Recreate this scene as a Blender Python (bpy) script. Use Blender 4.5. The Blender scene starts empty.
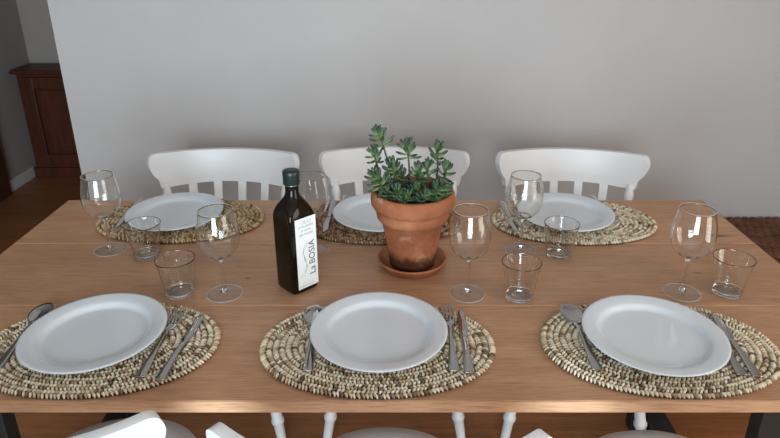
import bpy, bmesh, math, random
from mathutils import Vector, Matrix, Euler

SC = bpy.context.scene
COL = SC.collection
R = math.radians
PI = math.pi

# ------------------------------------------------------------------ camera, world, window light, exposure
cam_data = bpy.data.cameras.new('camera')
cam = bpy.data.objects.new('camera', cam_data)
COL.objects.link(cam)
cam.location = (0.0, -0.862, 1.488)
cam.rotation_euler = (R(90 - 21.705), 0, 0)
cam_data.sensor_width = 36
cam_data.lens = 618 / 780 * 36
cam_data.shift_x = -3 / 780
cam_data.shift_y = -29 / 780
cam_data.clip_start = 0.02
SC.camera = cam

world = bpy.data.worlds.new('world')
SC.world = world
world.use_nodes = True
world.node_tree.nodes['Background'].inputs['Color'].default_value = (0.75, 0.87, 1.0, 1)
world.node_tree.nodes['Background'].inputs['Strength'].default_value = 1.0

SC.view_settings.view_transform = 'Standard'
SC.view_settings.look = 'None'
SC.view_settings.gamma = 1
SC.view_settings.use_curve_mapping = False
SC.view_settings.exposure = 0.14


def window_light(name, loc, rot, sx, sy, power, color, spread):
    d = bpy.data.lights.new(name, 'AREA')
    d.shape = 'RECTANGLE'
    d.size, d.size_y = sx, sy
    d.energy = power
    d.color = color
    d.spread = R(spread)
    o = bpy.data.objects.new(name, d)
    o.location = loc
    o.rotation_euler = rot
    COL.objects.link(o)
    return o


# daylight standing in the openings of the two windows (right wall, rear wall)
window_light('daylight_side_window', (2.19, -1.1, 1.2), (0, R(90), 0), 2.0, 1.5, 33, (1.0, 0.90, 0.79), 160)
window_light('daylight_rear_window', (-0.35, -3.09, 1.25), (R(90), 0, 0), 1.6, 1.9, 101, (0.76, 0.905, 1.0), 160)


# ------------------------------------------------------------------ helpers
def link(name, bm, mat, parent=None, smooth=True, recalc=True):
    if recalc:
        bmesh.ops.recalc_face_normals(bm, faces=bm.faces[:])
    me = bpy.data.meshes.new(name)
    bm.to_mesh(me)
    bm.free()
    if mat is not None:
        me.materials.append(mat)
    if smooth:
        me.polygons.foreach_set('use_smooth', [True] * len(me.polygons))
    o = bpy.data.objects.new(name, me)
    COL.objects.link(o)
    if parent is not None:
        o.parent = parent
    return o


def tag(o, label, cat, group=None):
    o['label'] = label
    o['category'] = cat
    if group:
        o['group'] = group
    return o


def thing(name, label, cat, loc=(0, 0, 0), rz=0.0, group=None):
    o = bpy.data.objects.new(name, None)
    o.empty_display_size = 0.05
    COL.objects.link(o)
    o.location = loc
    o.rotation_euler = (0, 0, rz)
    return tag(o, label, cat, group)


def struct(o):
    o['kind'] = 'structure'
    return o


def dup(root, label, loc, rz):
    r = root.copy()
    COL.objects.link(r)
    r.location = loc
    r.rotation_euler = (0, 0, rz)
    r['label'] = label
    for ch in list(root.children):
        c = ch.copy()
        COL.objects.link(c)
        c.parent = r
        for g in list(ch.children):
            d = g.copy()
            COL.objects.link(d)
            d.parent = c
    return r


def bevel_mod(o, w, seg=2, ang=35):
    m = o.modifiers.new('bevel', 'BEVEL')
    m.width = w
    m.segments = seg
    m.limit_method = 'ANGLE'
    m.angle_limit = R(ang)
    return o


def add_box(bm, lo, hi):
    x0, y0, z0 = lo
    x1, y1, z1 = hi
    v = [bm.verts.new(p) for p in ((x0, y0, z0), (x1, y0, z0), (x1, y1, z0), (x0, y1, z0),
                                   (x0, y0, z1), (x1, y0, z1), (x1, y1, z1), (x0, y1, z1))]
    for q in ((0, 3, 2, 1), (4, 5, 6, 7), (0, 1, 5, 4), (1, 2, 6, 5), (2, 3, 7, 6), (3, 0, 4, 7)):
        bm.faces.new([v[i] for i in q])
    return v


def box_obj(name, lo, hi, mat, parent=None, bev=0.0):
    bm = bmesh.new()
    add_box(bm, lo, hi)
    o = link(name, bm, mat, parent, smooth=False)
    if bev:
        bevel_mod(o, bev)
    return o


def loft(bm, rings, cap0=True, cap1=True, closed=True):
    vs = [[bm.verts.new(p) for p in ring] for ring in rings]
    n = len(rings[0])
    for a, b in zip(vs[:-1], vs[1:]):
        for i in range(n if closed else n - 1):
            j = (i + 1) % n
            bm.faces.new((a[i], a[j], b[j], b[i]))
    if cap0:
        bm.faces.new(list(reversed(vs[0])))
    if cap1:
        bm.faces.new(vs[-1])
    return vs


def add_lathe(bm, prof, seg=48, center=(0, 0, 0)):
    """prof: (radius, z) from one end to the other; radius 0 closes on the axis."""
    cx, cy, cz = center
    rows = []
    for r, z in prof:
        if r < 1e-6:
            rows.append([bm.verts.new((cx, cy, cz + z))])
        else:
            rows.append([bm.verts.new((cx + r * math.cos(2 * PI * i / seg), cy + r * math.sin(2 * PI * i / seg), cz + z))
                         for i in range(seg)])
    for a, b in zip(rows[:-1], rows[1:]):
        for i in range(seg):
            j = (i + 1) % seg
            if len(a) == 1 and len(b) == 1:
                continue
            if len(a) == 1:
                bm.faces.new((a[0], b[i], b[j]))
            elif len(b) == 1:
                bm.faces.new((a[i], a[j], b[0]))
            else:
                bm.faces.new((a[i], a[j], b[j], b[i]))
    return rows


def add_tube(bm, pts, radii, seg=12):
    pts = [Vector(p) for p in pts]
    rings = []
    n = len(pts)
    up = Vector((0, 0, 1))
    for i, p in enumerate(pts):
        t = (pts[min(i + 1, n - 1)] - pts[max(i - 1, 0)]).normalized()
        ref = up if abs(t.dot(up)) < 0.95 else Vector((0, 1, 0))
        a = t.cross(ref).normalized()
        b = t.cross(a).normalized()
        r = radii[i] if isinstance(radii, (list, tuple)) else radii
        rings.append([p + a * (r * math.cos(2 * PI * k / seg)) + b * (r * math.sin(2 * PI * k / seg)) for k in range(seg)])
    loft(bm, rings)


def spline(keys, n):
    """Catmull-Rom through tuples."""
    out = []
    m = len(keys)
    for i in range(m - 1):
        p0 = keys[max(i - 1, 0)]
        p1 = keys[i]
        p2 = keys[i + 1]
        p3 = keys[min(i + 2, m - 1)]
        for k in range(n):
            t = k / n
            out.append(tuple(0.5 * ((2 * b) + (-a + c) * t + (2 * a - 5 * b + 4 * c - d) * t * t + (-a + 3 * b - 3 * c + d) * t ** 3)
                             for a, b, c, d in zip(p0, p1, p2, p3)))
    out.append(tuple(keys[-1]))
    return out


# ------------------------------------------------------------------ materials
def new_mat(name):
    m = bpy.data.materials.new(name)
    m.use_nodes = True
    nt = m.node_tree
    return m, nt, nt.nodes['Principled BSDF']


def N(nt, kind, **kw):
    n = nt.nodes.new(kind)
    for k, v in kw.items():
        setattr(n, k, v)
    return n


def ramp(nt, stops, src=None):
    n = N(nt, 'ShaderNodeValToRGB')
    e = n.color_ramp.elements
    while len(e) < len(stops):
        e.new(0.5)
    for el, (p, c) in zip(e, stops):
        el.position = p
        el.color = (*c, 1) if len(c) == 3 else c
    if src is not None:
        nt.links.new(src, n.inputs[0])
    return n


def coords(nt, scale=(1, 1, 1), kind='Object', loc=(0, 0, 0)):
    tc = N(nt, 'ShaderNodeTexCoord')
    mp = N(nt, 'ShaderNodeMapping')
    mp.inputs['Scale'].default_value = scale
    mp.inputs['Location'].default_value = loc
    nt.links.new(tc.outputs[kind], mp.inputs['Vector'])
    return mp.outputs['Vector']


def noise(nt, vec, scale, detail=4, rough=0.5, dist=0.0):
    n = N(nt, 'ShaderNodeTexNoise')
    n.inputs['Scale'].default_value = scale
    n.inputs['Detail'].default_value = detail
    n.inputs['Roughness'].default_value = rough
    n.inputs['Distortion'].default_value = dist
    nt.links.new(vec, n.inputs['Vector'])
    return n.outputs['Fac']


def mix(nt, fac, a, b, mode='MIX'):
    n = N(nt, 'ShaderNodeMix', data_type='RGBA', blend_type=mode)
    for sock, v in ((n.inputs[0], fac), (n.inputs[6], a), (n.inputs[7], b)):
        if hasattr(v, 'is_output') or hasattr(v, 'links'):
            nt.links.new(v, sock)
        elif isinstance(v, (int, float)):
            sock.default_value = v
        else:
            sock.default_value = (*v, 1) if len(v) == 3 else v
    return n.outputs[2]


def math_n(nt, op, a, b=None, c=None):
    n = N(nt, 'ShaderNodeMath', operation=op)
    for i, v in enumerate((a, b, c)):
        if v is None:
            continue
        if isinstance(v, (int, float)):
            n.inputs[i].default_value = v
        else:
            nt.links.new(v, n.inputs[i])
    return n.outputs[0]


def bump(nt, bsdf, height, strength=0.2, dist=0.002):
    n = N(nt, 'ShaderNodeBump')
    n.inputs['Strength'].default_value = strength
    n.inputs['Distance'].default_value = dist
    nt.links.new(height, n.inputs['Height'])
    nt.links.new(n.outputs[0], bsdf.inputs['Normal'])


def plain(name, color, rough=0.5, metal=0.0, spec=0.5, coat=0.0, var=0.06, nscale=30.0, bmp=0.0):
    m, nt, b = new_mat(name)
    v = coords(nt)
    f = noise(nt, v, nscale, 5, 0.6)
    lo = tuple(max(0, c * (1 - var)) for c in color)
    hi = tuple(min(1, c * (1 + var)) for c in color)
    r = ramp(nt, [(0.3, lo), (0.7, hi)], f)
    nt.links.new(r.outputs[0], b.inputs['Base Color'])
    b.inputs['Roughness'].default_value = rough
    b.inputs['Metallic'].default_value = metal
    b.inputs['Specular IOR Level'].default_value = spec
    b.inputs['Coat Weight'].default_value = coat
    if bmp:
        bump(nt, b, f, bmp, 0.002)
    return m


def plaster(name, color):
    m, nt, b = new_mat(name)
    v = coords(nt)
    big = noise(nt, v, 2.2, 4, 0.6)
    fine = noise(nt, v, 160, 3, 0.6)
    c = ramp(nt, [(0.3, tuple(x * 0.965 for x in color)), (0.7, tuple(x * 1.02 for x in color))], big)
    nt.links.new(c.outputs[0], b.inputs['Base Color'])
    b.inputs['Roughness'].default_value = 0.85
    b.inputs['Specular IOR Level'].default_value = 0.2
    bump(nt, b, fine, 0.12, 0.002)
    return m


def oak(name, light, dark, board, axis='y', rough=0.42, knots=(), contrast=1.0, grain=(1.0, 16.0, 16.0), offset=0.0):
    """Oak boards running along x; the board number shifts and tints the grain."""
    m, nt, b = new_mat(name)
    tc = N(nt, 'ShaderNodeTexCoord')
    sp = N(nt, 'ShaderNodeSeparateXYZ')
    nt.links.new(tc.outputs['Object'], sp.inputs[0])
    X, Y, Z = sp.outputs
    idx = math_n(nt, 'FLOOR', math_n(nt, 'DIVIDE', math_n(nt, 'ADD', Y, offset), board))
    cb = N(nt, 'ShaderNodeCombineXYZ')
    nt.links.new(math_n(nt, 'ADD', math_n(nt, 'MULTIPLY', X, grain[0]), math_n(nt, 'MULTIPLY', idx, 7.31)), cb.inputs[0])
    nt.links.new(math_n(nt, 'MULTIPLY', Y, grain[1]), cb.inputs[1])
    nt.links.new(math_n(nt, 'MULTIPLY', Z, grain[2]), cb.inputs[2])
    v = cb.outputs[0]
    broad = noise(nt, v, 0.9, 5, 0.55, 1.2)
    mid = noise(nt, v, 4.0, 6, 0.62, 0.6)
    cb2 = N(nt, 'ShaderNodeCombineXYZ')
    nt.links.new(math_n(nt, 'ADD', math_n(nt, 'MULTIPLY', X, 16.0), math_n(nt, 'MULTIPLY', idx, 3.7)), cb2.inputs[0])
    nt.links.new(math_n(nt, 'MULTIPLY', Y, 520.0), cb2.inputs[1])
    nt.links.new(math_n(nt, 'MULTIPLY', Z, 320.0), cb2.inputs[2])
    pores = noise(nt, cb2.outputs[0], 1.0, 3, 0.6)
    f = math_n(nt, 'ADD', math_n(nt, 'MULTIPLY', broad, 0.5), math_n(nt, 'MULTIPLY', mid, 0.5))
    half = 0.16 / contrast
    c = ramp(nt, [(0.5 - half, dark), (0.5 + half, light)], f)
    wn = N(nt, 'ShaderNodeTexWhiteNoise', noise_dimensions='1D')
    nt.links.new(idx, wn.inputs['W'])
    tint = math_n(nt, 'MULTIPLY_ADD', wn.outputs['Value'], 0.16, 0.92)
    tn = N(nt, 'ShaderNodeCombineColor')
    for i in range(3):
        nt.links.new(tint, tn.inputs[i])
    col = mix(nt, 1.0, c.outputs[0], tn.outputs[0], 'MULTIPLY')
    pr = ramp(nt, [(0.34, (0.55, 0.52, 0.50)), (0.52, (1, 1, 1))], pores)
    col = mix(nt, 0.7, col, pr.outputs[0], 'MULTIPLY')
    for kx, ky, rx, ry in knots:
        dx = math_n(nt, 'DIVIDE', math_n(nt, 'SUBTRACT', X, kx), rx)
        dy = math_n(nt, 'DIVIDE', math_n(nt, 'SUBTRACT', Y, ky), ry)
        d = math_n(nt, 'SQRT', math_n(nt, 'ADD', math_n(nt, 'MULTIPLY', dx, dx), math_n(nt, 'MULTIPLY', dy, dy)))
        d = math_n(nt, 'ADD', d, math_n(nt, 'MULTIPLY', math_n(nt, 'SUBTRACT', mid, 0.5), 1.2))
        k = ramp(nt, [(0.15, (0.30, 0.24, 0.22)), (1.0, (1, 1, 1))], d)
        col = mix(nt, 1.0, col, k.outputs[0], 'MULTIPLY')
    nt.links.new(col, b.inputs['Base Color'])
    b.inputs['Roughness'].default_value = rough
    b.inputs['Specular IOR Level'].default_value = 0.4
    bump(nt, b, pores, 0.12, 0.001)
    return m


def tinted(name, stops, rough=0.7, bmp=True, spec=0.3, nscale=900):
    """Colour of every woven stitch or leaf from its own 'tint' value."""
    m, nt, b = new_mat(name)
    at = N(nt, 'ShaderNodeAttribute', attribute_name='tint')
    v = coords(nt)
    f = noise(nt, v, nscale, 3, 0.6)
    t = math_n(nt, 'ADD', at.outputs['Fac'], math_n(nt, 'MULTIPLY', math_n(nt, 'SUBTRACT', f, 0.5), 0.25))
    c = ramp(nt, stops, t)
    nt.links.new(c.outputs[0], b.inputs['Base Color'])
    b.inputs['Roughness'].default_value = rough
    b.inputs['Specular IOR Level'].default_value = spec
    if bmp:
        bump(nt, b, f, 0.4, 0.0006)
    return m


def thin_glass(name, tint=(0.97, 0.975, 0.97)):
    """Thin blown wall: lets light straight through and mirrors by Fresnel."""
    m, nt, b = new_mat(name)
    nt.nodes.remove(b)
    out = nt.nodes['Material Output']
    tr = N(nt, 'ShaderNodeBsdfTransparent')
    tr.inputs['Color'].default_value = (*tint, 1)
    gl = N(nt, 'ShaderNodeBsdfGlossy')
    gl.inputs['Roughness'].default_value = 0.015
    lw = N(nt, 'ShaderNodeFresnel')
    lw.inputs['IOR'].default_value = 1.5
    geo = N(nt, 'ShaderNodeNewGeometry')
    # same reflectance seen from either side of the thin wall
    ior = math_n(nt, 'MULTIPLY_ADD', geo.outputs['Backfacing'], 1 / 1.5 - 1.5, 1.5)
    nt.links.new(ior, lw.inputs['IOR'])
    f = math_n(nt, 'MULTIPLY', lw.outputs[0], 1.0)
    mx = N(nt, 'ShaderNodeMixShader')
    nt.links.new(f, mx.inputs[0])
    nt.links.new(tr.outputs[0], mx.inputs[1])
    nt.links.new(gl.outputs[0], mx.inputs[2])
    nt.links.new(mx.outputs[0], out.inputs['Surface'])
    return m


def glint_edge(name):
    """Rim glint put into the colour: clear glass mixed with a pale diffuse tone."""
    m, nt, b = new_mat(name)
    nt.nodes.remove(b)
    tr = N(nt, 'ShaderNodeBsdfTransparent')
    df = N(nt, 'ShaderNodeBsdfTranslucent')
    df.inputs['Color'].default_value = (0.9, 0.88, 0.86, 1)
    d2 = N(nt, 'ShaderNodeBsdfDiffuse')
    d2.inputs['Color'].default_value = (0.9, 0.88, 0.86, 1)
    m0 = N(nt, 'ShaderNodeMixShader')
    nt.links.new(df.outputs[0], m0.inputs[1])
    nt.links.new(d2.outputs[0], m0.inputs[2])
    mx = N(nt, 'ShaderNodeMixShader')
    mx.inputs[0].default_value = 0.42
    nt.links.new(tr.outputs[0], mx.inputs[1])
    nt.links.new(m0.outputs[0], mx.inputs[2])
    nt.links.new(mx.outputs[0], nt.nodes['Material Output'].inputs['Surface'])
    return m


def solid_glass(name):
    m, nt, b = new_mat(name)
    b.inputs['Base Color'].default_value = (0.97, 0.98, 0.97, 1)
    b.inputs['Transmission Weight'].default_value = 1.0
    b.inputs['Roughness'].default_value = 0.0
    b.inputs['IOR'].default_value = 1.5
    return m


def terracotta(name, dirt=True):
    m, nt, b = new_mat(name)
    v = coords(nt)
    f = noise(nt, v, 14, 6, 0.65)
    c = ramp(nt, [(0.3, (0.25, 0.078, 0.036)), (0.5, (0.335, 0.118, 0.054)), (0.72, (0.46, 0.195, 0.10))], f)
    col = c.outputs[0]
    if dirt:
        # dark water stain around the foot, ragged upper edge
        sp = N(nt, 'ShaderNodeSeparateXYZ')
        tc = N(nt, 'ShaderNodeTexCoord')
        nt.links.new(tc.outputs['Object'], sp.inputs[0])
        h = math_n(nt, 'ADD', sp.outputs[2], math_n(nt, 'MULTIPLY', math_n(nt, 'SUBTRACT', noise(nt, v, 28, 4), 0.5), 0.05))
        s = ramp(nt, [(0.030, (0.20, 0.17, 0.16)), (0.050, (1, 1, 1))], h)
        col = mix(nt, 1.0, col, s.outputs[0], 'MULTIPLY')
        lime = ramp(nt, [(0.62, (0, 0, 0)), (0.72, (1, 1, 1))], noise(nt, v, 20, 3, 0.5))
        col = mix(nt, math_n(nt, 'MULTIPLY', lime.outputs[0], 0.35), col, (0.72, 0.50, 0.36))
    nt.links.new(col, b.inputs['Base Color'])
    b.inputs['Roughness'].default_value = 0.75
    b.inputs['Specular IOR Level'].default_value = 0.25
    bump(nt, b, noise(nt, v, 120, 4), 0.25, 0.001)
    return m


M = {}
M['wall'] = plaster('wall_paint', (0.445, 0.432, 0.425))
M['bounce_wall'] = plaster('bounce_wall_paint', (0.74, 0.46, 0.28))  # orange put into the unseen walls so they bounce warm light
M['hall_wall'] = plaster('hall_wall_paint', (0.37, 0.33, 0.305))
M['ceiling'] = plaster('ceiling_paint', (0.62, 0.62, 0.615))
M['skirting'] = plain('skirting_paint', (0.62, 0.60, 0.57), 0.45)
M['white'] = plain('white_chair_paint', (0.74, 0.755, 0.76), 0.42, var=0.015, nscale=8)
M['porcelain'] = plain('white_porcelain', (0.66, 0.71, 0.75), 0.12, spec=0.5, coat=0.3, var=0.01, nscale=6)
M['steel'] = plain('stainless_steel', (0.47, 0.455, 0.44), 0.09, metal=1.0, var=0.015, nscale=20)
M['black_metal'] = plain('black_powder_coat', (0.013, 0.013, 0.014), 0.45, var=0.2, nscale=60)
M['dark_glass'] = plain('dark_bottle_glass', (0.006, 0.004, 0.002), 0.05, spec=0.25, var=0.3, nscale=10)
M['cap'] = plain('green_cap', (0.006, 0.022, 0.017), 0.4, var=0.1)
M['silver'] = plain('silver_ring', (0.6, 0.6, 0.58), 0.3, metal=1.0)
M['label'] = plain('label_paper', (0.76, 0.79, 0.80), 0.55, var=0.02, nscale=90)
M['ink'] = plain('label_ink', (0.05, 0.05, 0.055), 0.6)
M['pale_ink'] = plain('label_pale_ink', (0.28, 0.31, 0.33), 0.6)
M['soil'] = plain('potting_soil', (0.035, 0.022, 0.014), 0.95, var=0.5, nscale=150, bmp=0.8)
M['stem'] = plain('plant_stem', (0.085, 0.075, 0.045), 0.7, var=0.3, nscale=120)
M['thin'] = thin_glass('thin_clear_glass')
M['edge'] = glint_edge('glass_rim_glint')  # pale tone standing in for light caught on the rims
M['glass'] = solid_glass('clear_glass')
M['pot'] = terracotta('weathered_terracotta')
M['saucer'] = terracotta('terracotta_saucer', False)
KNOTS = ((0.885, 0.655, 0.05, 0.012), (0.735, 0.45, 0.018, 0.005), (-0.345, 0.425, 0.012, 0.005), (0.62, 0.88, 0.03, 0.008))
M['oak'] = oak('oak_tabletop', (0.565, 0.325, 0.185), (0.425, 0.225, 0.120), 0.305, knots=KNOTS)
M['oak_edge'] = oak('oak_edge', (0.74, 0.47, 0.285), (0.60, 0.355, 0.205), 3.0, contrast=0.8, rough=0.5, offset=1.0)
M['floor'] = oak('dark_wood_floor', (0.36, 0.150, 0.054), (0.21, 0.080, 0.030), 0.12, rough=0.45, grain=(0.8, 14, 14))
M['cherry'] = oak('cherry_cabinet', (0.105, 0.024, 0.009), (0.045, 0.011, 0.005), 3.0, rough=0.45, grain=(10, 10, 1.0), offset=1.0)
STRAW = [(0.0, (0.10, 0.065, 0.035)), (0.25, (0.28, 0.20, 0.12)), (0.5, (0.54, 0.43, 0.28)), (0.75, (0.70, 0.60, 0.43)), (1.0, (0.80, 0.72, 0.57))]
GOLD = [(0.0, (0.10, 0.055, 0.025)), (0.3, (0.26, 0.16, 0.075)), (0.6, (0.46, 0.32, 0.17)), (1.0, (0.64, 0.50, 0.32))]
RUST = [(0.0, (0.09, 0.042, 0.02)), (0.35, (0.22, 0.11, 0.055)), (0.65, (0.36, 0.20, 0.11)), (1.0, (0.54, 0.37, 0.23))]
M['straw'] = tinted('seagrass_pale', STRAW)
M['gold'] = tinted('seagrass_golden', GOLD)
M['rust'] = tinted('seagrass_brown', RUST)
M['mat_core'] = plain('seagrass_core', (0.05, 0.033, 0.02), 0.9, var=0.3, nscale=200)
M['wicker'] = tinted('dark_brown_wicker', [(0.0, (0.05, 0.018, 0.010)), (0.5, (0.135, 0.052, 0.026)), (1.0, (0.23, 0.10, 0.052))], rough=0.5, nscale=120)
M['wicker_core'] = plain('wicker_core', (0.045, 0.02, 0.012), 0.8, var=0.3, nscale=90, bmp=0.5)
M['leaf'] = tinted('succulent_leaf', [(0.0, (0.24, 0.33, 0.13)), (0.4, (0.105, 0.185, 0.075)), (0.72, (0.042, 0.082, 0.042)), (1.0, (0.018, 0.026, 0.020))], rough=0.38, bmp=False, spec=0.4, nscale=60)
M['seam'] = plain('door_brown', (0.06, 0.022, 0.013), 0.4, var=0.2)

# ------------------------------------------------------------------ the room
WY = 1.45            # dining-room back wall
bm = bmesh.new()
add_box(bm, (-2.6, -3.2, -0.1), (2.3, 3.5, 0.0))
struct(link('floor', bm, M['floor'], None, False))
bm = bmesh.new()
add_box(bm, (-2.6, -3.2, 2.55), (2.3, 3.5, 2.65))
struct(link('ceiling', bm, M['ceiling'], None, False))
struct(box_obj('wall_back', (-1.241, WY, 0), (2.2, WY + 0.12, 2.55), M['wall']))
struct(box_obj('wall_left', (-2.6, -3.2, 0), (-2.47, 3.5, 2.55), M['hall_wall']))
struct(box_obj('wall_hall', (-2.47, 3.36, 0), (-1.05, 3.5, 2.55), M['hall_wall']))
struct(box_obj('wall_hall_side', (-1.05, WY + 0.12, 0), (-0.93, 3.5, 2.55), M['hall_wall']))


def wall_with_opening(name, fn, lo, hi, o_lo, o_hi, mat):
    """fn maps (u, z) slabs to a box; the wall keeps a window opening."""
    bm = bmesh.new()
    for (u0, u1, z0, z1) in ((lo, o_lo[0], 0, 2.55), (o_hi[0], hi, 0, 2.55), (o_lo[0], o_hi[0], 0, o_lo[1]), (o_lo[0], o_hi[0], o_hi[1], 2.55)):
        a, b = fn(u0, u1, z0, z1)
        add_box(bm, a, b)
    return struct(link(name, bm, mat, None, False))


wall_with_opening('wall_right', lambda u0, u1, z0, z1: ((2.2, u0, z0), (2.34, u1, z1)), -3.2, WY + 0.12, (-1.85, 0.2), (-0.35, 2.2), M['bounce_wall'])
wall_with_opening('wall_rear', lambda u0, u1, z0, z1: ((u0, -3.24, z0), (u1, -3.1, z1)), -2.47, 2.2, (-1.15, 0.25), (0.45, 2.25), M['bounce_wall'])


def window(name, fn, u0, u1, z0, z1):
    bm = bmesh.new()
    t = 0.05
    for a in ((u0, u0 + t, z0, z1), (u1 - t, u1, z0, z1), (u0 + t, u1 - t, z0, z0 + t), (u0 + t, u1 - t, z1 - t, z1),
              ((u0 + u1) / 2 - t / 2, (u0 + u1) / 2 + t / 2, z0 + t, z1 - t)):
        add_box(bm, *fn(*a))
    return struct(link(name, bm, M['skirting'], None, False))


window('window_1', lambda u0, u1, z0, z1: ((2.22, u0, z0), (2.27, u1, z1)), -1.85, -0.35, 0.2, 2.2)
window('window_2', lambda u0, u1, z0, z1: ((u0, -3.19, z0), (u1, -3.14, z1)), -1.15, 0.45, 0.25, 2.25)
struct(box_obj('baseboard_left', (-2.47, 2.81, 0), (-2.455, 3.12, 0.075), M['skirting'], None, 0.004))
struct(box_obj('baseboard_hall', (-1.9, 3.345, 0), (-1.05, 3.36, 0.075), M['skirting'], None, 0.004))
door = struct(box_obj('door_1', (-2.47, 1.95, 0.0), (-2.435, 2.80, 2.08), M['seam'], None, 0.004))
o = box_obj('door_panel', (-2.435, 2.03, 0.2), (-2.430, 2.70, 1.95), M['cherry'], door, 0.002)

# ------------------------------------------------------------------ hall cabinet
cab = thing('hall_cabinet', 'low dark cherry wood cabinet with framed doors against the hallway wall', 'cabinet', (-2.43, 3.10, 0))
W_, D_, H_ = 0.95, 0.235, 0.74
bm = bmesh.new()
add_box(bm, (0.0, 0.012, 0.075), (W_, D_, H_ - 0.028))
link('body', bm, M['cherry'], cab, False)
box_obj('plinth', (-0.012, -0.006, 0.0), (W_ + 0.012, D_, 0.075), M['cherry'], cab, 0.006)
box_obj('top', (-0.025, -0.02, H_ - 0.028), (W_ + 0.025, D_, H_), M['cherry'], cab, 0.008)
for x0, x1 in ((0.035, 0.465), (0.485, 0.915)):
    d = bmesh.new()
    t = 0.07
    for a in ((x0, x0 + t, 0.10, 0.69), (x1 - t, x1, 0.10, 0.69), (x0 + t, x1 - t, 0.10, 0.10 + t), (x0 + t, x1 - t, 0.69 - t, 0.69)):
        add_box(d, (a[0], -0.008, a[2]), (a[1], 0.012, a[3]))
    dd = link('door', d, M['cherry'], cab, False)
    bevel_mod(dd, 0.003)
    box_obj('panel', (x0 + t + 0.012, -0.001, 0.10 + t + 0.012), (x1 - t - 0.012, 0.011, 0.69 - t - 0.012), M['cherry'], dd, 0.008)
    bm = bmesh.new()
    kx = x1 - 0.035 if x0 < 0.2 else x0 + 0.035
    bmesh.ops.create_uvsphere(bm, u_segments=12, v_segments=8, radius=0.011, matrix=Matrix.Translation((kx, -0.018, 0.40)))
    link('knob', bm, M['silver'], dd)

# ------------------------------------------------------------------ table
TZ = 0.75
TX0, TX1 = -1.007, 0.962
TW = 0.908
table = thing('dining_table', 'long oak dining table of three wide boards on splayed black legs', 'table', (0, 0, 0))
bm = bmesh.new()
# open joints between the boards, the far lip of each eased
prof = [(0.0015, TZ - 0.026), (0.0, TZ - 0.0245), (0.0, TZ - 0.002), (0.002, TZ)]
for k in (1, 2):
    y = k * TW / 3
    prof += [(y - 0.0024, TZ), (y - 0.0017, TZ - 0.001), (y - 0.0016, TZ - 0.009), (y + 0.0016, TZ - 0.009), (y + 0.0017, TZ - 0.0026), (y + 0.0056, TZ)]
prof += [(TW - 0.002, TZ), (TW, TZ - 0.002), (TW, TZ - 0.0245), (TW - 0.0015, TZ - 0.026)]
rings = []
for x, s in ((TX0, 1), (TX0 + 0.002, 0), (TX1 - 0.002, 0), (TX1, 1)):
    rings.append([(x, min(max(y, s * 0.002), TW - s * 0.002), min(z, TZ - 0.002) if s and z > TZ - 0.0019 else z) for y, z in prof])
loft(bm, rings)
top = link('tabletop', bm, M['oak'], table, False)
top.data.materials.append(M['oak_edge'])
for p_ in top.data.polygons:                 # the edges use a paler oak than the top face
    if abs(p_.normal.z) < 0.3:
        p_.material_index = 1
XM = (TX0 + TX1) / 2


def slanted_box(bm, x0t, x1t, x0b, x1b, y0, y1, zt, zb):
    v = [bm.verts.new(p) for p in ((x0b, y0, zb), (x1b, y0, zb), (x1b, y1, zb), (x0b, y1, zb), (x0t, y0, zt), (x1t, y0, zt), (x1t, y1, zt), (x0t, y1, zt))]
    for q in ((0, 3, 2, 1), (4, 5, 6, 7), (0, 1, 5, 4), (1, 2, 6, 5), (2, 3, 7, 6), (3, 0, 4, 7)):
        bm.faces.new([v[i] for i in q])


for s in (-1, 1):
    for y0 in (0.165, 0.735):
        bm = bmesh.new()
        a, b_, c, d_ = 0.797, 0.887, 0.800, 0.890
        slanted_box(bm, XM + s * a, XM + s * b_, XM + s * c, XM + s * d_, y0, y0 + 0.04, TZ - 0.034, 0.0)
        bevel_mod(link('leg', bm, M['black_metal'], table, False), 0.003)
    bm = bmesh.new()
    x0, x1 = sorted((XM + s * 0.812, XM + s * 0.878))
    add_box(bm, (x0, 0.205, 0.075), (x1, 0.735, 0.12))
    bevel_mod(link('foot_rail', bm, M['black_metal'], table, False), 0.003)
    bm = bmesh.new()
    x0, x1 = sorted((XM + s * 0.787, XM + s * 0.897))
    add_box(bm, (x0, 0.155, TZ - 0.034), (x1, 0.785, TZ - 0.026))
    link('mounting_plate', bm, M['black_metal'], table, False)

# ------------------------------------------------------------------ wicker bench in the corner
rng = random.Random(5)


def add_stitch(bm, lay, c, ax, nrm, length, width, height, tint, bend=0.0, seg=4, ring=6):
    """One woven strand: a plump leaf-shaped lump along ax, lying on the surface."""
    ax = Vector(ax).normalized()
    side = Vector((0, 0, 1)).cross(ax).normalized()
    up = Vector(nrm)
    rings = []
    for i in range(seg + 1):
        t = i / seg
        k = 0.35 + 0.65 * math.sin(PI * (0.06 + 0.88 * t)) ** 0.7
        p = Vector(c) + ax * ((t - 0.5) * length) + side * (bend * math.sin(PI * t))
        p = p + up * (height * (0.25 + 0.30 * math.sin(PI * t)))
        rings.append([p + side * (width * 0.5 * k * math.cos(2 * PI * j / ring)) + up * (height * 0.5 * k * math.sin(2 * PI * j / ring)) for j in range(ring)])
    vs = loft(bm, rings)
    for row in vs:
        for v in row:
            v[lay] = tint


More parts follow.
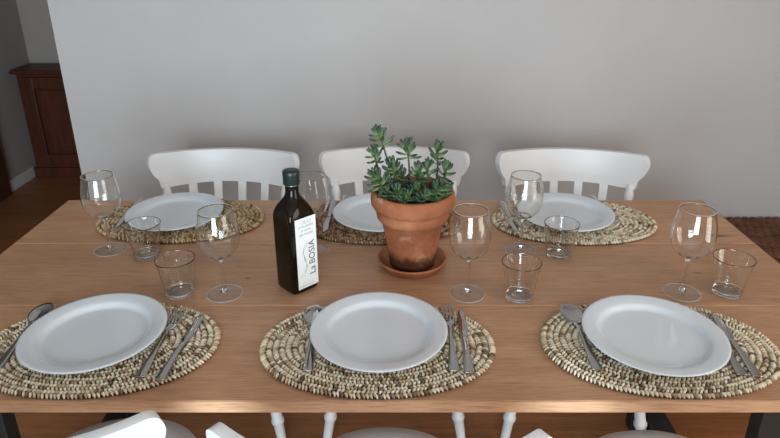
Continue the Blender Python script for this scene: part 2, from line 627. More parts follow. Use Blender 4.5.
bench = thing('wicker_bench', 'dark brown chunky woven wicker bench against the wall past the table end', 'bench', (1.07, 0.955, 0))
BW, BD, BH = 1.08, 0.485, 0.45
bm = bmesh.new()
lay = bm.verts.layers.float.new('tint')
nrow = 11
pitch = BD / nrow
for r_ in range(nrow):
    y = (r_ + 0.5) * pitch
    n = 34
    for i in range(n):
        x = (i + 0.5 + 0.35 * (r_ % 2)) / (n + 0.5) * BW
        for sgn in (-1, 1):
            add_stitch(bm, lay, (x + sgn * 0.006, y + sgn * pitch * 0.24, BH - 0.024), (1.0, -0.60, 0), (0, 0, 1), 0.052, 0.017, 0.030,
                       min(1, max(0, rng.gauss(0.55, 0.13))), 0.004)
link('woven_seat', bm, M['wicker'], bench)
bm = bmesh.new()
add_box(bm, (0.01, 0.01, 0.05), (BW - 0.01, BD - 0.01, BH - 0.016))
bevel_mod(link('body', bm, M['wicker_core'], bench, False), 0.012)
for x in (0.03, BW - 0.08):
    for y in (0.03, BD - 0.08):
        box_obj('leg', (x, y, 0), (x + 0.05, y + 0.05, 0.06), M['wicker_core'], bench, 0.004)
for r_ in range(12):                                  # woven courses along the front and round the ends
    bm = bmesh.new()
    lay = bm.verts.layers.float.new('tint')
    z = 0.050 + r_ * 0.0315
    sl = 0.22 if r_ % 2 else -0.22
    for i in range(30):
        add_stitch(bm, lay, ((i + 0.5) / 30 * BW, 0.010, z), (1, 0, sl), (0, 0, 1), 0.050, 0.024, 0.036, min(1, max(0, rng.gauss(0.5, 0.13))))
    for i in range(13):
        for x in (0.010, BW - 0.010):
            add_stitch(bm, lay, (x, 0.012 + (i + 0.5) / 13 * (BD - 0.03), z), (0, 1, sl), (0, 0, 1), 0.050, 0.024, 0.036, min(1, max(0, rng.gauss(0.5, 0.13))))
    link('woven_course', bm, M['wicker'], bench)

# ------------------------------------------------------------------ chairs
CR, CHALF, CYM = 0.385, 0.2680, -0.293      # crest rail: bow radius, half length along the bow, y of its middle


def crest_mesh():
    half, sn = CHALF, 0.230
    bm = bmesh.new()
    cols = []
    S = [i / 30 * sn for i in range(31)] + [sn + (half - sn) * math.sin(k / 16 * PI / 2) for k in range(1, 17)]
    S = [-s for s in reversed(S[1:])] + S
    for s in S:
        a = abs(s)
        u = a / half
        top = 0.836 + 0.008 * u ** 2
        bot = 0.727 - 0.003 * u ** 2
        if a > sn:
            q = min(1.0, (a - sn) / (half - sn))        # lobe at the end of the rail
            zc = 0.810
            top = zc + (top - zc) * max(0.0, 1 - q ** 4.5) ** 0.5
            rise = min(1.0, q / 0.22)
            rise = rise * rise * (3 - 2 * rise)
            low = 0.750 + (zc - 0.750) * (0.55 * q ** 1.3 + 0.45 * (1 - math.sqrt(max(0.0, 1 - q ** 2.4))))
            bot = bot + (low - bot) * rise
            if top - bot < 0.004:
                bot = top - 0.004
        t = s / CR
        col = []
        for f in (0.0, 0.5, 1.0):
            z = bot + (top - bot) * f
            for th in (-0.010, 0.010):
                rr = CR + th
                col.append((rr * math.sin(t), CYM + CR - rr * math.cos(t) - 0.16 * (z - 0.79), z))
        # order around the section: inner bottom, inner mid, inner top, outer top, outer mid, outer bottom
        cols.append([col[0], col[2], col[4], col[5], col[3], col[1]])
    loft(bm, cols)
    return bm


def arc_pt(s, z, dy=0.0):
    t = s / CR
    return Vector((CR * math.sin(t), CYM + CR * (1 - math.cos(t)) - 0.16 * (z - 0.79) + dy, z))


def turned(bm, p0, p1, prof, seg=14):
    p0, p1 = Vector(p0), Vector(p1)
    add_tube(bm, [p0.lerp(p1, t) for t, r in prof], [r for t, r in prof], seg)


def make_chair(label, group):
    t = thing('dining_chair', label, 'chair', (0, 0, 0), 0, group)
    # seat: rounded saddle board
    bm = bmesh.new()
    rings = []
    for z, k in ((0.418, 0.93), (0.424, 0.975), (0.434, 1.0), (0.444, 0.995), (0.450, 0.965)):
        ring = []
        for i in range(64):
            a = 2 * PI * i / 64
            c, s = math.cos(a), math.sin(a)
            n = 2.5 if s < 0 else 2.25
            x = math.copysign(abs(c) ** (2 / n), c) * 0.194
            y = math.copysign(abs(s) ** (2 / n), s) * 0.211 + 0.004
            x *= 1.0 - 0.05 * (0.5 - 0.5 * s)
            ring.append((x * k, y * k, z))
        rings.append(ring)
    for k, z in ((0.80, 0.449), (0.5, 0.443), (0.2, 0.441)):
        rings.append([(x * k / 0.965, y * k / 0.965, z) for x, y, _ in rings[4]])
    loft(bm, rings)
    link('seat', bm, M['white'], t)
    bevel_mod(link('crest_rail', crest_mesh(), M['white'], t), 0.005, 3, 40)
    for sx in (-1, 1):
        bm = bmesh.new()
        turned(bm, (sx * 0.176, -0.140, 0.44), arc_pt(sx * 0.213, 0.738),
               [(0, 0.014), (0.12, 0.016), (0.3, 0.0125), (0.55, 0.0135), (0.74, 0.0105), (0.78, 0.014), (0.81, 0.0105), (0.84, 0.0145), (0.90, 0.0155), (0.94, 0.012), (0.97, 0.016), (1, 0.0165)])
        link('stile', bm, M['white'], t)
    for k in range(4):
        u = (k - 1.5) / 2.5
        top = arc_pt(u * 0.213, 0.74)
        base = Vector((u * 0.178, -0.168 + 0.015 * u * u, 0.44))
        bm = bmesh.new()
        tt = u * 0.213 / CR
        ex = Vector((math.cos(tt), math.sin(tt), 0))
        rings = []
        for f in (0, 0.25, 0.5, 0.75, 1.0):
            p = base.lerp(top, f) + Vector((0, -0.012 * math.sin(PI * f), 0))
            w = 0.0115 + 0.003 * f
            d = Vector((-ex.y, ex.x, 0)) * 0.0045
            rings.append([p - ex * w - d, p + ex * w - d, p + ex * w + d, p - ex * w + d])
        loft(bm, rings)
        bevel_mod(link('slat', bm, M['white'], t, False), 0.002)
    legp = [(0, 0.017), (0.08, 0.0185), (0.2, 0.021), (0.32, 0.0225), (0.5, 0.020), (0.66, 0.0165), (0.725, 0.0170), (0.735, 0.0200), (0.75, 0.0205), (0.765, 0.0195), (0.775, 0.0160), (0.9, 0.0145), (1, 0.0125)]
    ends = []
    for sx in (-1, 1):
        for a, b_ in (((0.152, 0.150), (0.217, 0.216)), ((0.138, -0.140), (0.190, -0.245))):
            bm = bmesh.new()
            turned(bm, (sx * a[0], a[1], 0.425), (sx * b_[0], b_[1], 0.0), legp)
            link('leg', bm, M['white'], t)
    for sx in (-1, 1):
        bm = bmesh.new()
        turned(bm, (sx * 0.178, 0.182, 0.21), (sx * 0.164, -0.191, 0.21), [(0, 0.009), (0.5, 0.013), (1, 0.009)])
        link('stretcher', bm, M['white'], t)
    bm = bmesh.new()
    turned(bm, (-0.172, -0.01, 0.21), (0.172, -0.01, 0.21), [(0, 0.009), (0.5, 0.013), (1, 0.009)])
    link('stretcher', bm, M['white'], t)
    return t


CH = 'white chairs around the table'
chair = make_chair('white wooden chair behind the potted succulent, back to the wall', CH)
chair.location = (0.004, 0.880, 0)
chair.rotation_euler = (0, 0, PI)
dup(chair, 'white wooden chair by the wall on the side near the dark hallway cabinet', (-0.562, 0.862, 0), PI + R(0.5))
dup(chair, 'white wooden chair by the wall on the side near the wicker bench', (0.580, 0.862, 0), PI - R(4.0))
dup(chair, 'white chair on the camera side, at bottom left, its bright crest rail end showing', (-0.596, 0.086, 0), R(0))
dup(chair, 'white chair on the camera side, at bottom centre, in line with the flower pot', (-0.015, 0.055, 0), R(-1.7))
dup(chair, 'white chair on the camera side, at bottom right, only its grey seat edge showing', (0.570, 0.046, 0), R(5))

# ------------------------------------------------------------------ oval seagrass placemats
MAT_H = 0.0118


def mat_parts(a, b, mat, label, loc, rz, seed, first=None):
    t = thing('placemat', label, 'placemat', loc, rz, 'oval woven placemats')
    rows = 18
    rg = random.Random(seed)
    bm = bmesh.new()
    lay = bm.verts.layers.float.new('tint')
    for k in range(rows):
        f = (k + 0.5) / rows
        A, B = a * f + 0.006 * (1 - f), b * f
        P = []
        for i in range(721):
            th = 2 * PI * i / 720
            c, s = math.cos(th), math.sin(th)
            P.append((math.copysign(abs(c) ** (2 / 2.12), c) * A, math.copysign(abs(s) ** (2 / 2.12), s) * B))
        ln = [0.0]
        for p, q in zip(P[:-1], P[1:]):
            ln.append(ln[-1] + math.hypot(q[0] - p[0], q[1] - p[1]))
        cnt = max(6, int(ln[-1] / 0.0074))
        j = 0
        for m in range(cnt):
            d = (m + 0.5 * (k % 2)) / cnt * ln[-1]
            while j < 719 and ln[j + 1] < d:
                j += 1
            p, q = P[j], P[j + 1]
            tx, ty = q[0] - p[0], q[1] - p[1]
            l_ = math.hypot(tx, ty) or 1
            tx, ty = tx / l_, ty / l_
            nx, ny = ty, -tx
            pitch = abs(nx) * a / rows * abs(nx) + abs(ny) * b / rows * abs(ny)
            run = 0.0062 * (1 if k % 2 else -1)        # strands twist across their row, the next row the other way
            vx, vy = nx * pitch * 0.92 + tx * run, ny * pitch * 0.92 + ty * run
            ax = (vx, vy, 0)
            tint = rg.choice((1.0, 0.92, 0.85, 0.78, 0.7, 0.6, 0.5, 0.38)) + rg.uniform(-0.08, 0.08)
            if rg.random() < 0.12:
                tint = rg.uniform(0.05, 0.3)
            add_stitch(bm, lay, (p[0] + rg.uniform(-0.0005, 0.0005), p[1] + rg.uniform(-0.0005, 0.0005), 0.0034 + rg.uniform(0, 0.0007)), ax, (0, 0, 1),
                       math.hypot(vx, vy), 0.0054, 0.0080, tint, 0.0010 * (1 if k % 2 else -1), 4, 6)
    link('woven_strands', bm, mat, t)
    bm = bmesh.new()
    rings = []
    for z, ins in ((0.0, 0.006), (0.0008, 0.004), (0.004, 0.004)):
        rings.append([(math.copysign(abs(math.cos(x)) ** (2 / 2.12), math.cos(x)) * (a - ins), math.copysign(abs(math.sin(x)) ** (2 / 2.12), math.sin(x)) * (b - ins), z)
                      for x in [2 * PI * i / 96 for i in range(96)]])
    loft(bm, rings)
    link('backing', bm, M['mat_core'], t)
    return t


mat_parts(0.230, 0.155, M['straw'], 'pale oval seagrass placemat in front of the pot, front row middle', (-0.030, 0.154, TZ), 0, 1)
mat_parts(0.230, 0.155, M['straw'], 'pale oval seagrass placemat at front, under the plate nearest the dark hallway side', (-0.573, 0.154, TZ), 0, 2)
mat_parts(0.228, 0.155, M['straw'], 'pale oval seagrass placemat at front, under the plate before a lone wine glass', (0.521, 0.155, TZ), 0, 3)
mat_parts(0.235, 0.152, M['gold'], 'golden oval seagrass placemat along the far edge, nearest the hallway cabinet', (-0.605, 0.752, TZ), 0, 4)
mat_parts(0.232, 0.152, M['rust'], 'brownest oval seagrass placemat, partly hidden behind the terracotta pot', (-0.035, 0.745, TZ), 0, 5)
mat_parts(0.231, 0.152, M['straw'], 'oval seagrass placemat along the far edge, nearest the wicker bench', (0.513, 0.742, TZ), 0, 6)

MZ = TZ + MAT_H + 0.0002

# ------------------------------------------------------------------ plates
def make_plate(label, loc):
    bm = bmesh.new()
    prof = [(0, 0.0030), (0.07, 0.0030), (0.078, 0.0), (0.084, 0.0), (0.089, 0.003), (0.099, 0.0085), (0.106, 0.0130), (0.130, 0.0172), (0.1352, 0.0185),
            (0.1362, 0.0200), (0.1348, 0.0213), (0.130, 0.0210), (0.116, 0.0188), (0.1085, 0.0172), (0.1060, 0.0160), (0.1035, 0.0135), (0.1005, 0.0098), (0.0975, 0.0075), (0.092, 0.0066), (0.075, 0.0061), (0.04, 0.0058), (0, 0.0057)]
    add_lathe(bm, prof, 96)
    o = link('dinner_plate', bm, M['porcelain'])
    o.location = loc
    return tag(o, label, 'plate', 'white dinner plates')


def copy_one(o, label, loc):
    c = o.copy()
    COL.objects.link(c)
    c.location = loc
    c['label'] = label
    return c


plate = make_plate('white dinner plate in front of the terracotta pot, between fork and spoon', (-0.028, 0.173, MZ))
copy_one(plate, 'white dinner plate at front, next to the knife nearest the olive oil bottle side', (-0.588, 0.168, MZ))
copy_one(plate, 'white dinner plate at front, below the lone wine glass beside a tumbler', (0.511, 0.161, MZ))
copy_one(plate, 'white dinner plate on the golden far placemat, behind the tumblers', (-0.621, 0.755, MZ))
copy_one(plate, 'white dinner plate half hidden behind the terracotta pot', (-0.036, 0.752, MZ))
copy_one(plate, 'white dinner plate at the far edge, behind wine glass and tumbler near the bench', (0.490, 0.752, MZ))

# ------------------------------------------------------------------ cutlery (lies along local y, working end towards +y, origin at the handle end)
def strip(bm, keys, sub=4, ring=10, power=2.6):
    """keys: (y, half width, z centre, half thickness)"""
    rings = []
    for y, w, z, h in spline(keys, sub):
        pts = []
        for i in range(ring):
            a = 2 * PI * i / ring
            c, s = math.cos(a), math.sin(a)
            pts.append((math.copysign(abs(c) ** (2 / power), c) * w, y, z + math.copysign(abs(s) ** (2 / power), s) * h))
        rings.append(pts)
    loft(bm, rings)


HANDLE = [(0.0, 0.0085, 0.0026, 0.0014), (0.004, 0.0098, 0.0024, 0.0020), (0.03, 0.0092, 0.0028, 0.0024), (0.06, 0.0064, 0.0042, 0.0022), (0.09, 0.0042, 0.0070, 0.0020), (0.115, 0.0034, 0.0085, 0.0018), (0.130, 0.0040, 0.0075, 0.0016)]


def make_spoon(label, loc, rz=0, group='table spoons'):
    t = thing('spoon', label, 'spoon', loc, rz, group)
    bm = bmesh.new()
    strip(bm, HANDLE + [(0.142, 0.0046, 0.0062, 0.0014)])
    link('handle', bm, M['steel'], t)
    bm = bmesh.new()
    cy, a, b = 0.177, 0.037, 0.0225
    top, bot = [], []
    for k in range(0, 9):
        q = k / 8
        top.append([(q * b * math.cos(2 * PI * i / 40) * (1 + 0.10 * q * math.sin(2 * PI * i / 40)), cy + q * a * math.sin(2 * PI * i / 40), 0.0016 + 0.0075 * q ** 2.2) for i in range(40)])
    bot = [[(x * 1.0, y, z - 0.0013) for x, y, z in r] for r in top]
    c0 = [(0, cy, 0.0016)]
    rings = list(reversed(bot[1:])) if False else None
    # one closed shell: inner surface out to the rim, then the underside back to the middle
    rows = [[bm.verts.new(p) for p in r] for r in top[1:]] + [[bm.verts.new(p) for p in r] for r in reversed(bot[1:])]
    for r0, r1 in zip(rows[:-1], rows[1:]):
        for i in range(40):
            j = (i + 1) % 40
            bm.faces.new((r0[i], r0[j], r1[j], r1[i]))
    for r, z in ((rows[0], 0.0016), (rows[-1], 0.0003)):
        v = bm.verts.new((0, cy, z))
        for i in range(40):
            bm.faces.new((r[i], r[(i + 1) % 40], v))
    link('bowl', bm, M['steel'], t)
    return t


def make_fork(label, loc, rz=0, group='table forks'):
    t = thing('fork', label, 'fork', loc, rz, group)
    bm = bmesh.new()
    strip(bm, HANDLE + [(0.140, 0.0050, 0.0064, 0.0013)])
    link('handle', bm, M['steel'], t)
    bm = bmesh.new()
    strip(bm, [(0.136, 0.0045, 0.0068, 0.0012), (0.146, 0.0085, 0.0046, 0.0010), (0.156, 0.0122, 0.0028, 0.0009), (0.166, 0.0126, 0.0024, 0.0009), (0.1675, 0.0124, 0.0025, 0.0008)])
    for k in range(4):
        x = (k - 1.5) * 0.0069
        rings = []
        for y, w, z, h in spline([(0.165, 0.0021, 0.0025, 0.0009), (0.185, 0.0019, 0.0040, 0.0008), (0.204, 0.0016, 0.0075, 0.0008), (0.216, 0.0007, 0.0110, 0.0005)], 3):
            rings.append([(x + w * math.cos(2 * PI * i / 6), y, z + h * math.sin(2 * PI * i / 6)) for i in range(6)])
        loft(bm, rings)
    link('tines', bm, M['steel'], t)
    return t


def make_knife(label, loc, rz=0, group='table knives'):
    t = thing('knife', label, 'knife', loc, rz, group)
    bm = bmesh.new()
    strip(bm, [(0.0, 0.0080, 0.0030, 0.0016), (0.004, 0.0094, 0.0030, 0.0026), (0.03, 0.0088, 0.0034, 0.0030), (0.07, 0.0066, 0.0036, 0.0030), (0.100, 0.0056, 0.0034, 0.0026), (0.112, 0.0062, 0.0032, 0.0020)])
    link('handle', bm, M['steel'], t)
    bm = bmesh.new()
    rings = []
    for y, xl, xr, h in spline([(0.110, -0.0058, 0.0058, 0.0014), (0.125, -0.0082, 0.0090, 0.0012), (0.150, -0.0080, 0.0108, 0.0010), (0.180, -0.0070, 0.0100, 0.0009), (0.200, -0.0035, 0.0076, 0.0007), (0.210, 0.0030, 0.0050, 0.0004)], 4):
        rings.append([(xl, y, 0.0026), (xl * 0.9, y, 0.0026 + h), (xr * 0.88, y, 0.0026 + h * 0.8), (xr, y, 0.0026), (xr * 0.88, y, 0.0026 - h * 0.8), (xl * 0.9, y, 0.0026 - h)])
    loft(bm, rings)
    link('blade', bm, M['steel'], t)
    return t


spoon = make_spoon('steel spoon just beside the middle front plate', (-0.156, 0.062, MZ), R(2.5))
dup(spoon, 'steel spoon fully in view on the front placemat nearest the bench end', (0.374, 0.066, MZ), R(0))
dup(spoon, 'steel spoon at the front corner of the table, its handle running out of the picture', (-0.729, 0.070, MZ), R(3))
dup(spoon, 'steel spoon tucked under the rim of the far plate nearest the bench', (0.612, 0.905, MZ), PI)
fork = make_fork('steel fork on the middle front placemat, tines towards the terracotta pot', (0.112, 0.062, MZ), R(-1))
dup(fork, 'steel fork between plate and knife on the front placemat before the oil bottle', (-0.455, 0.046, MZ), R(-1))
dup(fork, 'steel fork mostly under the front plate nearest the bench end, handle end showing', (0.632, 0.052, MZ), R(-4))
dup(fork, 'steel fork on the brown placemat, tines peeking from under the plate behind the pot', (-0.146, 0.910, MZ), PI)
dup(fork, 'steel fork under the plate on the golden far placemat', (-0.735, 0.895, MZ), PI)
knife = make_knife('steel knife beside the fork on the middle front placemat', (0.139, 0.056, MZ), R(-0.5))
dup(knife, 'steel knife on the front placemat before the oil bottle, beside its fork', (-0.417, 0.037, MZ), R(-4))
dup(knife, 'steel knife on the front placemat nearest the bench end of the table', (0.656, 0.046, MZ), R(-5))
dup(knife, 'steel knife on the brown placemat between bottle and pot, blade towards the table middle', (-0.180, 0.860, MZ), PI - R(1))
dup(knife, 'steel knife on the far placemat nearest the bench, beside a wine glass stem', (0.327, 0.858, MZ), PI + R(3))
dup(knife, 'steel knife on the golden far placemat, seen past a wine glass stem', (-0.768, 0.880, MZ), PI + R(2))

# ------------------------------------------------------------------ wine glasses
def make_wine_glass(label, loc):
    t = thing('wine_glass', label, 'wine glass', loc, 0, 'wine glasses')
    outer = spline([(0.0052, 0.0900), (0.0130, 0.0930), (0.0270, 0.1010), (0.0385, 0.1150), (0.0450, 0.1330), (0.0466, 0.1490), (0.0445, 0.1700), (0.0405, 0.1900), (0.0372, 0.2060)], 5)
    inner = [(max(0.0, r - 0.0011), z + (0.002 if i < 8 else 0.0)) for i, (r, z) in enumerate(outer)]
    bm = bmesh.new()
    add_lathe(bm, outer + [(0.0367, 0.2066)] + list(reversed(inner[1:])) + [(0.0, 0.0935)], 64)
    bowl = link('bowl', bm, M['glass'], t)
    bm = bmesh.new()
    add_lathe(bm, [(0.0367 + 0.0008 * math.cos(2 * PI * i / 10), 0.2072 + 0.0007 * math.sin(2 * PI * i / 10)) for i in range(11)], 72)
    bmesh.ops.remove_doubles(bm, verts=bm.verts[:], dist=1e-6)
    link('lip', bm, M['edge'], bowl)  # pale ring carrying the glint along the bowl rim
    bm = bmesh.new()
    st = spline([(0.0085, 0.0072), (0.0054, 0.0100), (0.0041, 0.0200), (0.0036, 0.0450), (0.0036, 0.0700), (0.0042, 0.0830), (0.0062, 0.0895)], 4)
    add_lathe(bm, [(0, 0.0070)] + st + [(0.004, 0.0915), (0, 0.0920)], 24)
    link('stem', bm, M['glass'], t)
    bm = bmesh.new()
    add_lathe(bm, [(0, 0.0006), (0.030, 0.0006), (0.0380, 0.0004), (0.0384, 0.0012), (0.0380, 0.0022), (0.030, 0.0028), (0.018, 0.0042), (0.010, 0.0066), (0.0078, 0.0074), (0, 0.0074)], 64)
    foot = link('foot', bm, M['thin'], t)
    bm = bmesh.new()
    add_lathe(bm, [(0.0394 + 0.0011 * math.cos(2 * PI * i / 10), 0.0013 + 0.0011 * math.sin(2 * PI * i / 10)) for i in range(11)], 72)
    bmesh.ops.remove_doubles(bm, verts=bm.verts[:], dist=1e-6)
    link('foot_glint_ring', bm, M['edge'], foot)  # added ring, pale to stand for the glint round the foot
    return t


wg = make_wine_glass('wine glass in front of the terracotta pot saucer, beside a tumbler', (0.168, 0.355, TZ))
dup(wg, 'wine glass standing alone with one tumbler near the bench end of the table', (0.657, 0.359, TZ), 0.3)
dup(wg, 'wine glass at the hallway corner of the table, in front of the dark floor', (-0.733, 0.572, TZ), 0.7)
dup(wg, 'wine glass between the nearer tumbler and the olive oil bottle', (-0.382, 0.355, TZ), 1.1)
dup(wg, 'wine glass in front of the far plate nearest the bench, by a small tumbler', (0.330, 0.572, TZ), 1.7)
dup(wg, 'wine glass half hidden behind the olive oil bottle', (-0.207, 0.572, TZ), 2.2)

# ------------------------------------------------------------------ tumblers
def make_tumbler(label, loc):
    t = thing('water_tumbler', label, 'tumbler', loc, 0, 'water tumblers')
    bm = bmesh.new()
    outer = [(0.0315, 0.0085), (0.0340, 0.030), (0.0375, 0.055), (0.0415, 0.078), (0.0438, 0.0895)]
    inner = [(r - 0.0016, z) for r, z in outer]
    ro = spline(outer, 4)
    ri = spline(inner, 4)
    add_lathe(bm, ro + [(0.0432, 0.0904), (0.0425, 0.0902)] + list(reversed(ri)) + [(0.0315, 0.0085)], 64)
    bmesh.ops.remove_doubles(bm, verts=bm.verts[:], dist=1e-6)
    link('side', bm, M['glass'], t)
    bm = bmesh.new()
    add_lathe(bm, [(0, 0.0012), (0.022, 0.0012), (0.027, 0.0), (0.0300, 0.0018), (0.0312, 0.0060), (0.0315, 0.0084), (0.0300, 0.0086), (0.026, 0.0075), (0.015, 0.0068), (0, 0.0066)], 64)
    link('thick_base', bm, M['glass'], t)
    return t


tb = make_tumbler('clear tumbler beside the wine glass that stands before the pot', (0.283, 0.341, TZ))
dup(tb, 'clear tumbler nearest the bench end of the table', (0.760, 0.360, TZ), 0.3)
dup(tb, 'clear tumbler touching the edge of the golden placemat, the farther of two tumblers', (-0.626, 0.540, TZ), 0.8)
dup(tb, 'clear tumbler near the olive oil bottle, the nearer of two tumblers', (-0.484, 0.356, TZ), 1.4)
dup(tb, 'clear tumbler at the edge of the far placemat nearest the bench', (0.423, 0.543, TZ), 2.0)

# ------------------------------------------------------------------ olive oil bottle
bottle = thing('oil_bottle', 'tall dark square olive oil bottle with green cap and white label', 'bottle', (-0.2205, 0.3905, TZ), R(44))


def rsq(h, n, z, cnt=64):
    out = []
    for i in range(cnt):
        a = 2 * PI * i / cnt
        c, s = math.cos(a), math.sin(a)
        out.append((math.copysign(abs(c) ** (2 / n), c) * h, math.copysign(abs(s) ** (2 / n), s) * h, z))
    return out


bm = bmesh.new()
rings = [rsq(0.028, 5, 0.0), rsq(0.0335, 7, 0.0018), rsq(0.0355, 8, 0.007), rsq(0.0355, 9, 0.10), rsq(0.0355, 8, 0.182), rsq(0.0350, 6, 0.190), rsq(0.0335, 4.4, 0.198), rsq(0.0305, 3.4, 0.206),
         rsq(0.0262, 2.8, 0.2135), rsq(0.0212, 2.3, 0.2205), rsq(0.0172, 2.05, 0.2275), rsq(0.0152, 2, 0.236), rsq(0.0146, 2, 0.2530)]
loft(bm, rings)
link('glass_body', bm, M['dark_glass'], bottle)
bm = bmesh.new()
add_lathe(bm, [(0, 0.252), (0.0150, 0.252), (0.0158, 0.2526), (0.0158, 0.2545), (0, 0.2545)], 40)
link('neck_ring', bm, M['silver'], bottle)
bm = bmesh.new()
add_lathe(bm, [(0, 0.2545), (0.0178, 0.2545), (0.0184, 0.2556), (0.0182, 0.274), (0.0186, 0.2755), (0.0186, 0.2835), (0.0172, 0.2855), (0, 0.2858)], 48)
link('cap', bm, M['cap'], bottle)
lab = box_obj('label', (-0.0225, -0.03615, 0.012), (0.0325, -0.0350, 0.184), M['label'], bottle)


def text_mesh(body, size, mat, parent, loc, rot, sx=1.0, name='lettering', shear=0.0):
    cu = bpy.data.curves.new(name, 'FONT')
    cu.body = body
    cu.size = size
    cu.align_x = 'CENTER'
    cu.align_y = 'CENTER'
    cu.extrude = 0.00012
    cu.resolution_u = 3
    tmp = bpy.data.objects.new(name, cu)
    COL.objects.link(tmp)
    me = bpy.data.meshes.new_from_object(tmp.evaluated_get(bpy.context.evaluated_depsgraph_get()))
    bpy.data.objects.remove(tmp)
    me.materials.clear()
    me.materials.append(mat)
    for v in me.vertices:
        v.co.x *= sx
    o = bpy.data.objects.new(name, me)
    COL.objects.link(o)
    o.parent = parent
    o.location = loc
    o.rotation_euler = rot
    return o


LY = -0.0363
text_mesh('OLIO', 0.0125, M['pale_ink'], lab, (0.006, LY, 0.1735), (R(90), 0, 0), 0.95)
text_mesh('EXTRAVERGINE', 0.0080, M['pale_ink'], lab, (0.005, LY, 0.1635), (R(90), 0, 0), 0.72)
text_mesh('DI OLIVA', 0.0078, M['pale_ink'], lab, (0.005, LY, 0.1540), (R(90), 0, 0), 0.85)
text_mesh('100% ITALIANO', 0.0078, M['pale_ink'], lab, (0.005, LY, 0.1445), (R(90), 0, 0), 0.72)
text_mesh('La BOSIA', 0.0235, M['ink'], lab, (0.0185, LY, 0.083), Euler((R(90), R(-90), 0), 'XYZ'), 0.92)
bm = bmesh.new()
rg = random.Random(3)
for k in range(6):                                   # fine drawn strokes of an olive branch
    x0 = -0.016 + 0.005 * k
    z0 = 0.040 + 0.012 * (k % 4)
    pts = [(x0 + 0.010 * math.sin(0.9 * t + k) + 0.004 * t, LY, z0 + 0.014 * t) for t in [i * 0.4 for i in range(12)]]
    pts = [p for p in pts if -0.021 < p[0] < 0.010 and p[2] < 0.136]
    if len(pts) > 2:
        add_tube(bm, pts, 0.00028, 5)
add_tube(bm, [(-0.018, LY, 0.018), (0.018, LY, 0.018)], 0.0006, 5)
link('drawing', bm, M['pale_ink'], lab)

# ------------------------------------------------------------------ saucer and potted succulent
bm = bmesh.new()
add_lathe(bm, [(0, 0.0), (0.068, 0.0), (0.072, 0.003), (0.082, 0.020), (0.0855, 0.0225), (0.0850, 0.0255), (0.0815, 0.0262), (0.0785, 0.0235), (0.070, 0.0095), (0.064, 0.0078), (0, 0.0075)], 72)
o = link('plant_saucer', bm, M['saucer'])
o.location = (0.047, 0.488, TZ)
tag(o, 'round terracotta saucer under the potted succulent', 'saucer')

PZ = TZ + 0.0078
plant = thing('potted_succulent', 'green succulent with plump leaves in a weathered terracotta pot', 'potted plant', (0.047, 0.488, PZ))
bm = bmesh.new()
add_lathe(bm, [(0, 0.0), (0.052, 0.0), (0.0545, 0.003), (0.0585, 0.030), (0.0665, 0.078), (0.0745, 0.118), (0.0800, 0.1215), (0.0855, 0.128), (0.0870, 0.137), (0.0855, 0.146), (0.0865, 0.150),
               (0.0945, 0.155), (0.0990, 0.163), (0.1000, 0.175), (0.0985, 0.187), (0.0945, 0.1935), (0.0895, 0.1945), (0.0860, 0.191), (0.0845, 0.182), (0.0825, 0.160), (0.078, 0.14), (0, 0.14)], 96)
link('pot', bm, M['pot'], plant)
bm = bmesh.new()
rg = random.Random(9)
rows = []
for k in range(9):
    q = k / 8
    rows.append([(q * 0.0822 * math.cos(2 * PI * i / 48), q * 0.0822 * math.sin(2 * PI * i / 48), 0.172 + 0.006 * (1 - q) + rg.uniform(-0.0015, 0.0015)) for i in range(48)])
loft(bm, rows[1:], True, False)
for k in range(70):                                  # crumbs and grit
    a, q = rg.uniform(0, 2 * PI), math.sqrt(rg.random()) * 0.078
    bmesh.ops.create_icosphere(bm, subdivisions=1, radius=rg.uniform(0.0015, 0.004), matrix=Matrix.Translation((q * math.cos(a), q * math.sin(a), 0.177)))
link('soil', bm, M['soil'], plant)


def add_leaf(bm, lay, base, d, length, rad, curl, shade):
    d = Vector(d).normalized()
    side = d.cross(Vector((0, 0, 1)))
    side = side.normalized() if side.length > 1e-3 else Vector((1, 0, 0))
    up = side.cross(d).normalized()
    rings, tv = [], []
    prof = [(0.0, 0.35), (0.12, 0.60), (0.3, 0.80), (0.55, 1.0), (0.75, 1.0), (0.9, 0.78), (0.975, 0.42), (1.0, 0.12)]
    for t, k in prof:
        p = Vector(base) + d * (length * t) + up * (curl * length * t * t)
        rings.append([p + side * (rad * 1.15 * k * math.cos(2 * PI * i / 8)) + up * (rad * 0.85 * k * math.sin(2 * PI * i / 8)) for i in range(8)])
        tv.append(t)
    vs = loft(bm, rings)
    for row, t in zip(vs, tv):
        for v in row:
            v[lay] = min(1, max(0, 0.12 + 0.85 * t ** 1.3 + shade))


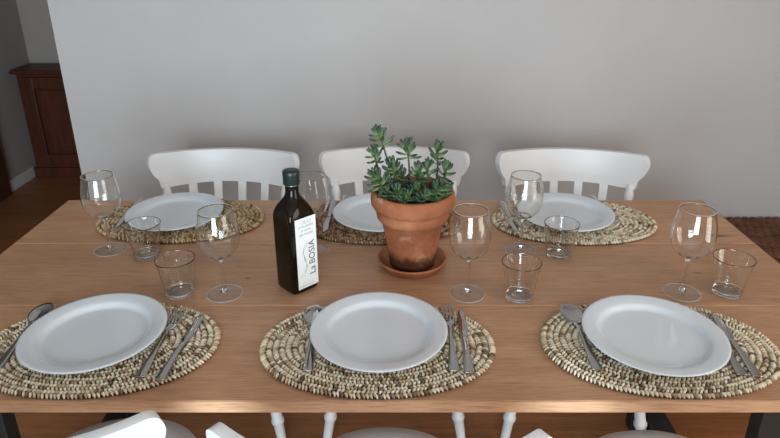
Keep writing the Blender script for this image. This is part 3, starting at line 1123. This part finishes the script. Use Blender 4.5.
def shoot(tip, foot, n, leaf, span, seed, lean=(0, 0, 1), bare=0.0):
    """tip, foot in pot coordinates; leaves spiral down the last `span` metres of the stem."""
    rg = random.Random(seed)
    tip, foot = Vector(tip), Vector(foot)
    mid = foot.lerp(tip, 0.5) + Vector((rg.uniform(-0.006, 0.006), rg.uniform(-0.004, 0.004), 0))
    path = [Vector(p) for p in spline([tuple(foot), tuple(mid), tuple(tip)], 5)]
    bm = bmesh.new()
    add_tube(bm, path, [0.0030 - 0.0012 * i / (len(path) - 1) for i in range(len(path))], 8)
    st = link('stem', bm, M['stem'], plant)
    ax = (tip - mid).normalized()
    ax = (ax * 0.5 + Vector(lean).normalized() * 0.5).normalized()
    ref = Vector((1, 0, 0)) if abs(ax.x) < 0.8 else Vector((0, 1, 0))
    e1 = ax.cross(ref).normalized()
    e2 = ax.cross(e1).normalized()
    bm = bmesh.new()
    lay = bm.verts.layers.float.new('tint')
    for k in range(n):
        f = k / max(1, n - 1)                        # 0 at the tip, 1 at the lowest leaf
        ang = k * 2.39996 + rg.uniform(-0.2, 0.2)
        rad = e1 * math.cos(ang) + e2 * math.sin(ang)
        el = R(66) - f * R(78) + rg.uniform(-0.15, 0.15)
        d = rad * math.cos(el) + ax * math.sin(el)
        back = span * f
        base = tip - (tip - mid).normalized() * back * 0.9
        L = leaf * (0.66 + 0.38 * min(1, f * 2.5)) * rg.uniform(0.85, 1.12)
        add_leaf(bm, lay, base + rad * 0.0015, d, L, leaf * 0.125, 0.22, rg.uniform(-0.12, 0.10))
    link('leaves', bm, M['leaf'], st)


# (tip x, y, z), (foot x, y), leaves, leaf length, span
SHOOTS = [
    ((-0.080, 0.012, 0.332), (-0.045, 0.020), 19, 0.029, 0.044),
    ((-0.092, 0.002, 0.289), (-0.055, 0.000), 14, 0.025, 0.034),
    ((-0.088, -0.038, 0.245), (-0.060, -0.020), 26, 0.031, 0.050),
    ((-0.050, -0.018, 0.262), (-0.035, 0.000), 22, 0.030, 0.046),
    ((-0.014, 0.022, 0.297), (-0.008, 0.015), 16, 0.029, 0.036),
    ((0.012, 0.012, 0.240), (0.012, 0.010), 18, 0.029, 0.040),
    ((0.056, 0.012, 0.293), (0.052, 0.015), 20, 0.029, 0.044),
    ((0.078, 0.002, 0.250), (0.058, 0.005), 16, 0.027, 0.036),
    ((0.062, -0.050, 0.222), (0.045, -0.030), 28, 0.035, 0.044),
    ((-0.038, -0.050, 0.212), (-0.030, -0.035), 22, 0.028, 0.036),
    ((0.008, -0.030, 0.212), (0.008, -0.020), 20, 0.028, 0.036),
    ((0.030, -0.058, 0.204), (0.028, -0.045), 17, 0.026, 0.028),
    ((-0.014, -0.060, 0.202), (-0.014, -0.050), 17, 0.026, 0.028),
    ((-0.060, -0.044, 0.206), (-0.052, -0.036), 16, 0.025, 0.028),
    ((0.034, 0.010, 0.252), (0.034, 0.012), 15, 0.026, 0.036),
    ((-0.026, 0.020, 0.225), (-0.024, 0.018), 16, 0.026, 0.032),
]
for i, (tp, ft, n, lf, sp) in enumerate(SHOOTS):
    shoot(tp, (ft[0], ft[1], 0.170), n, lf, sp, 20 + i, (tp[0] * 1.5, tp[1] * 1.5 - 0.02, 0.10))
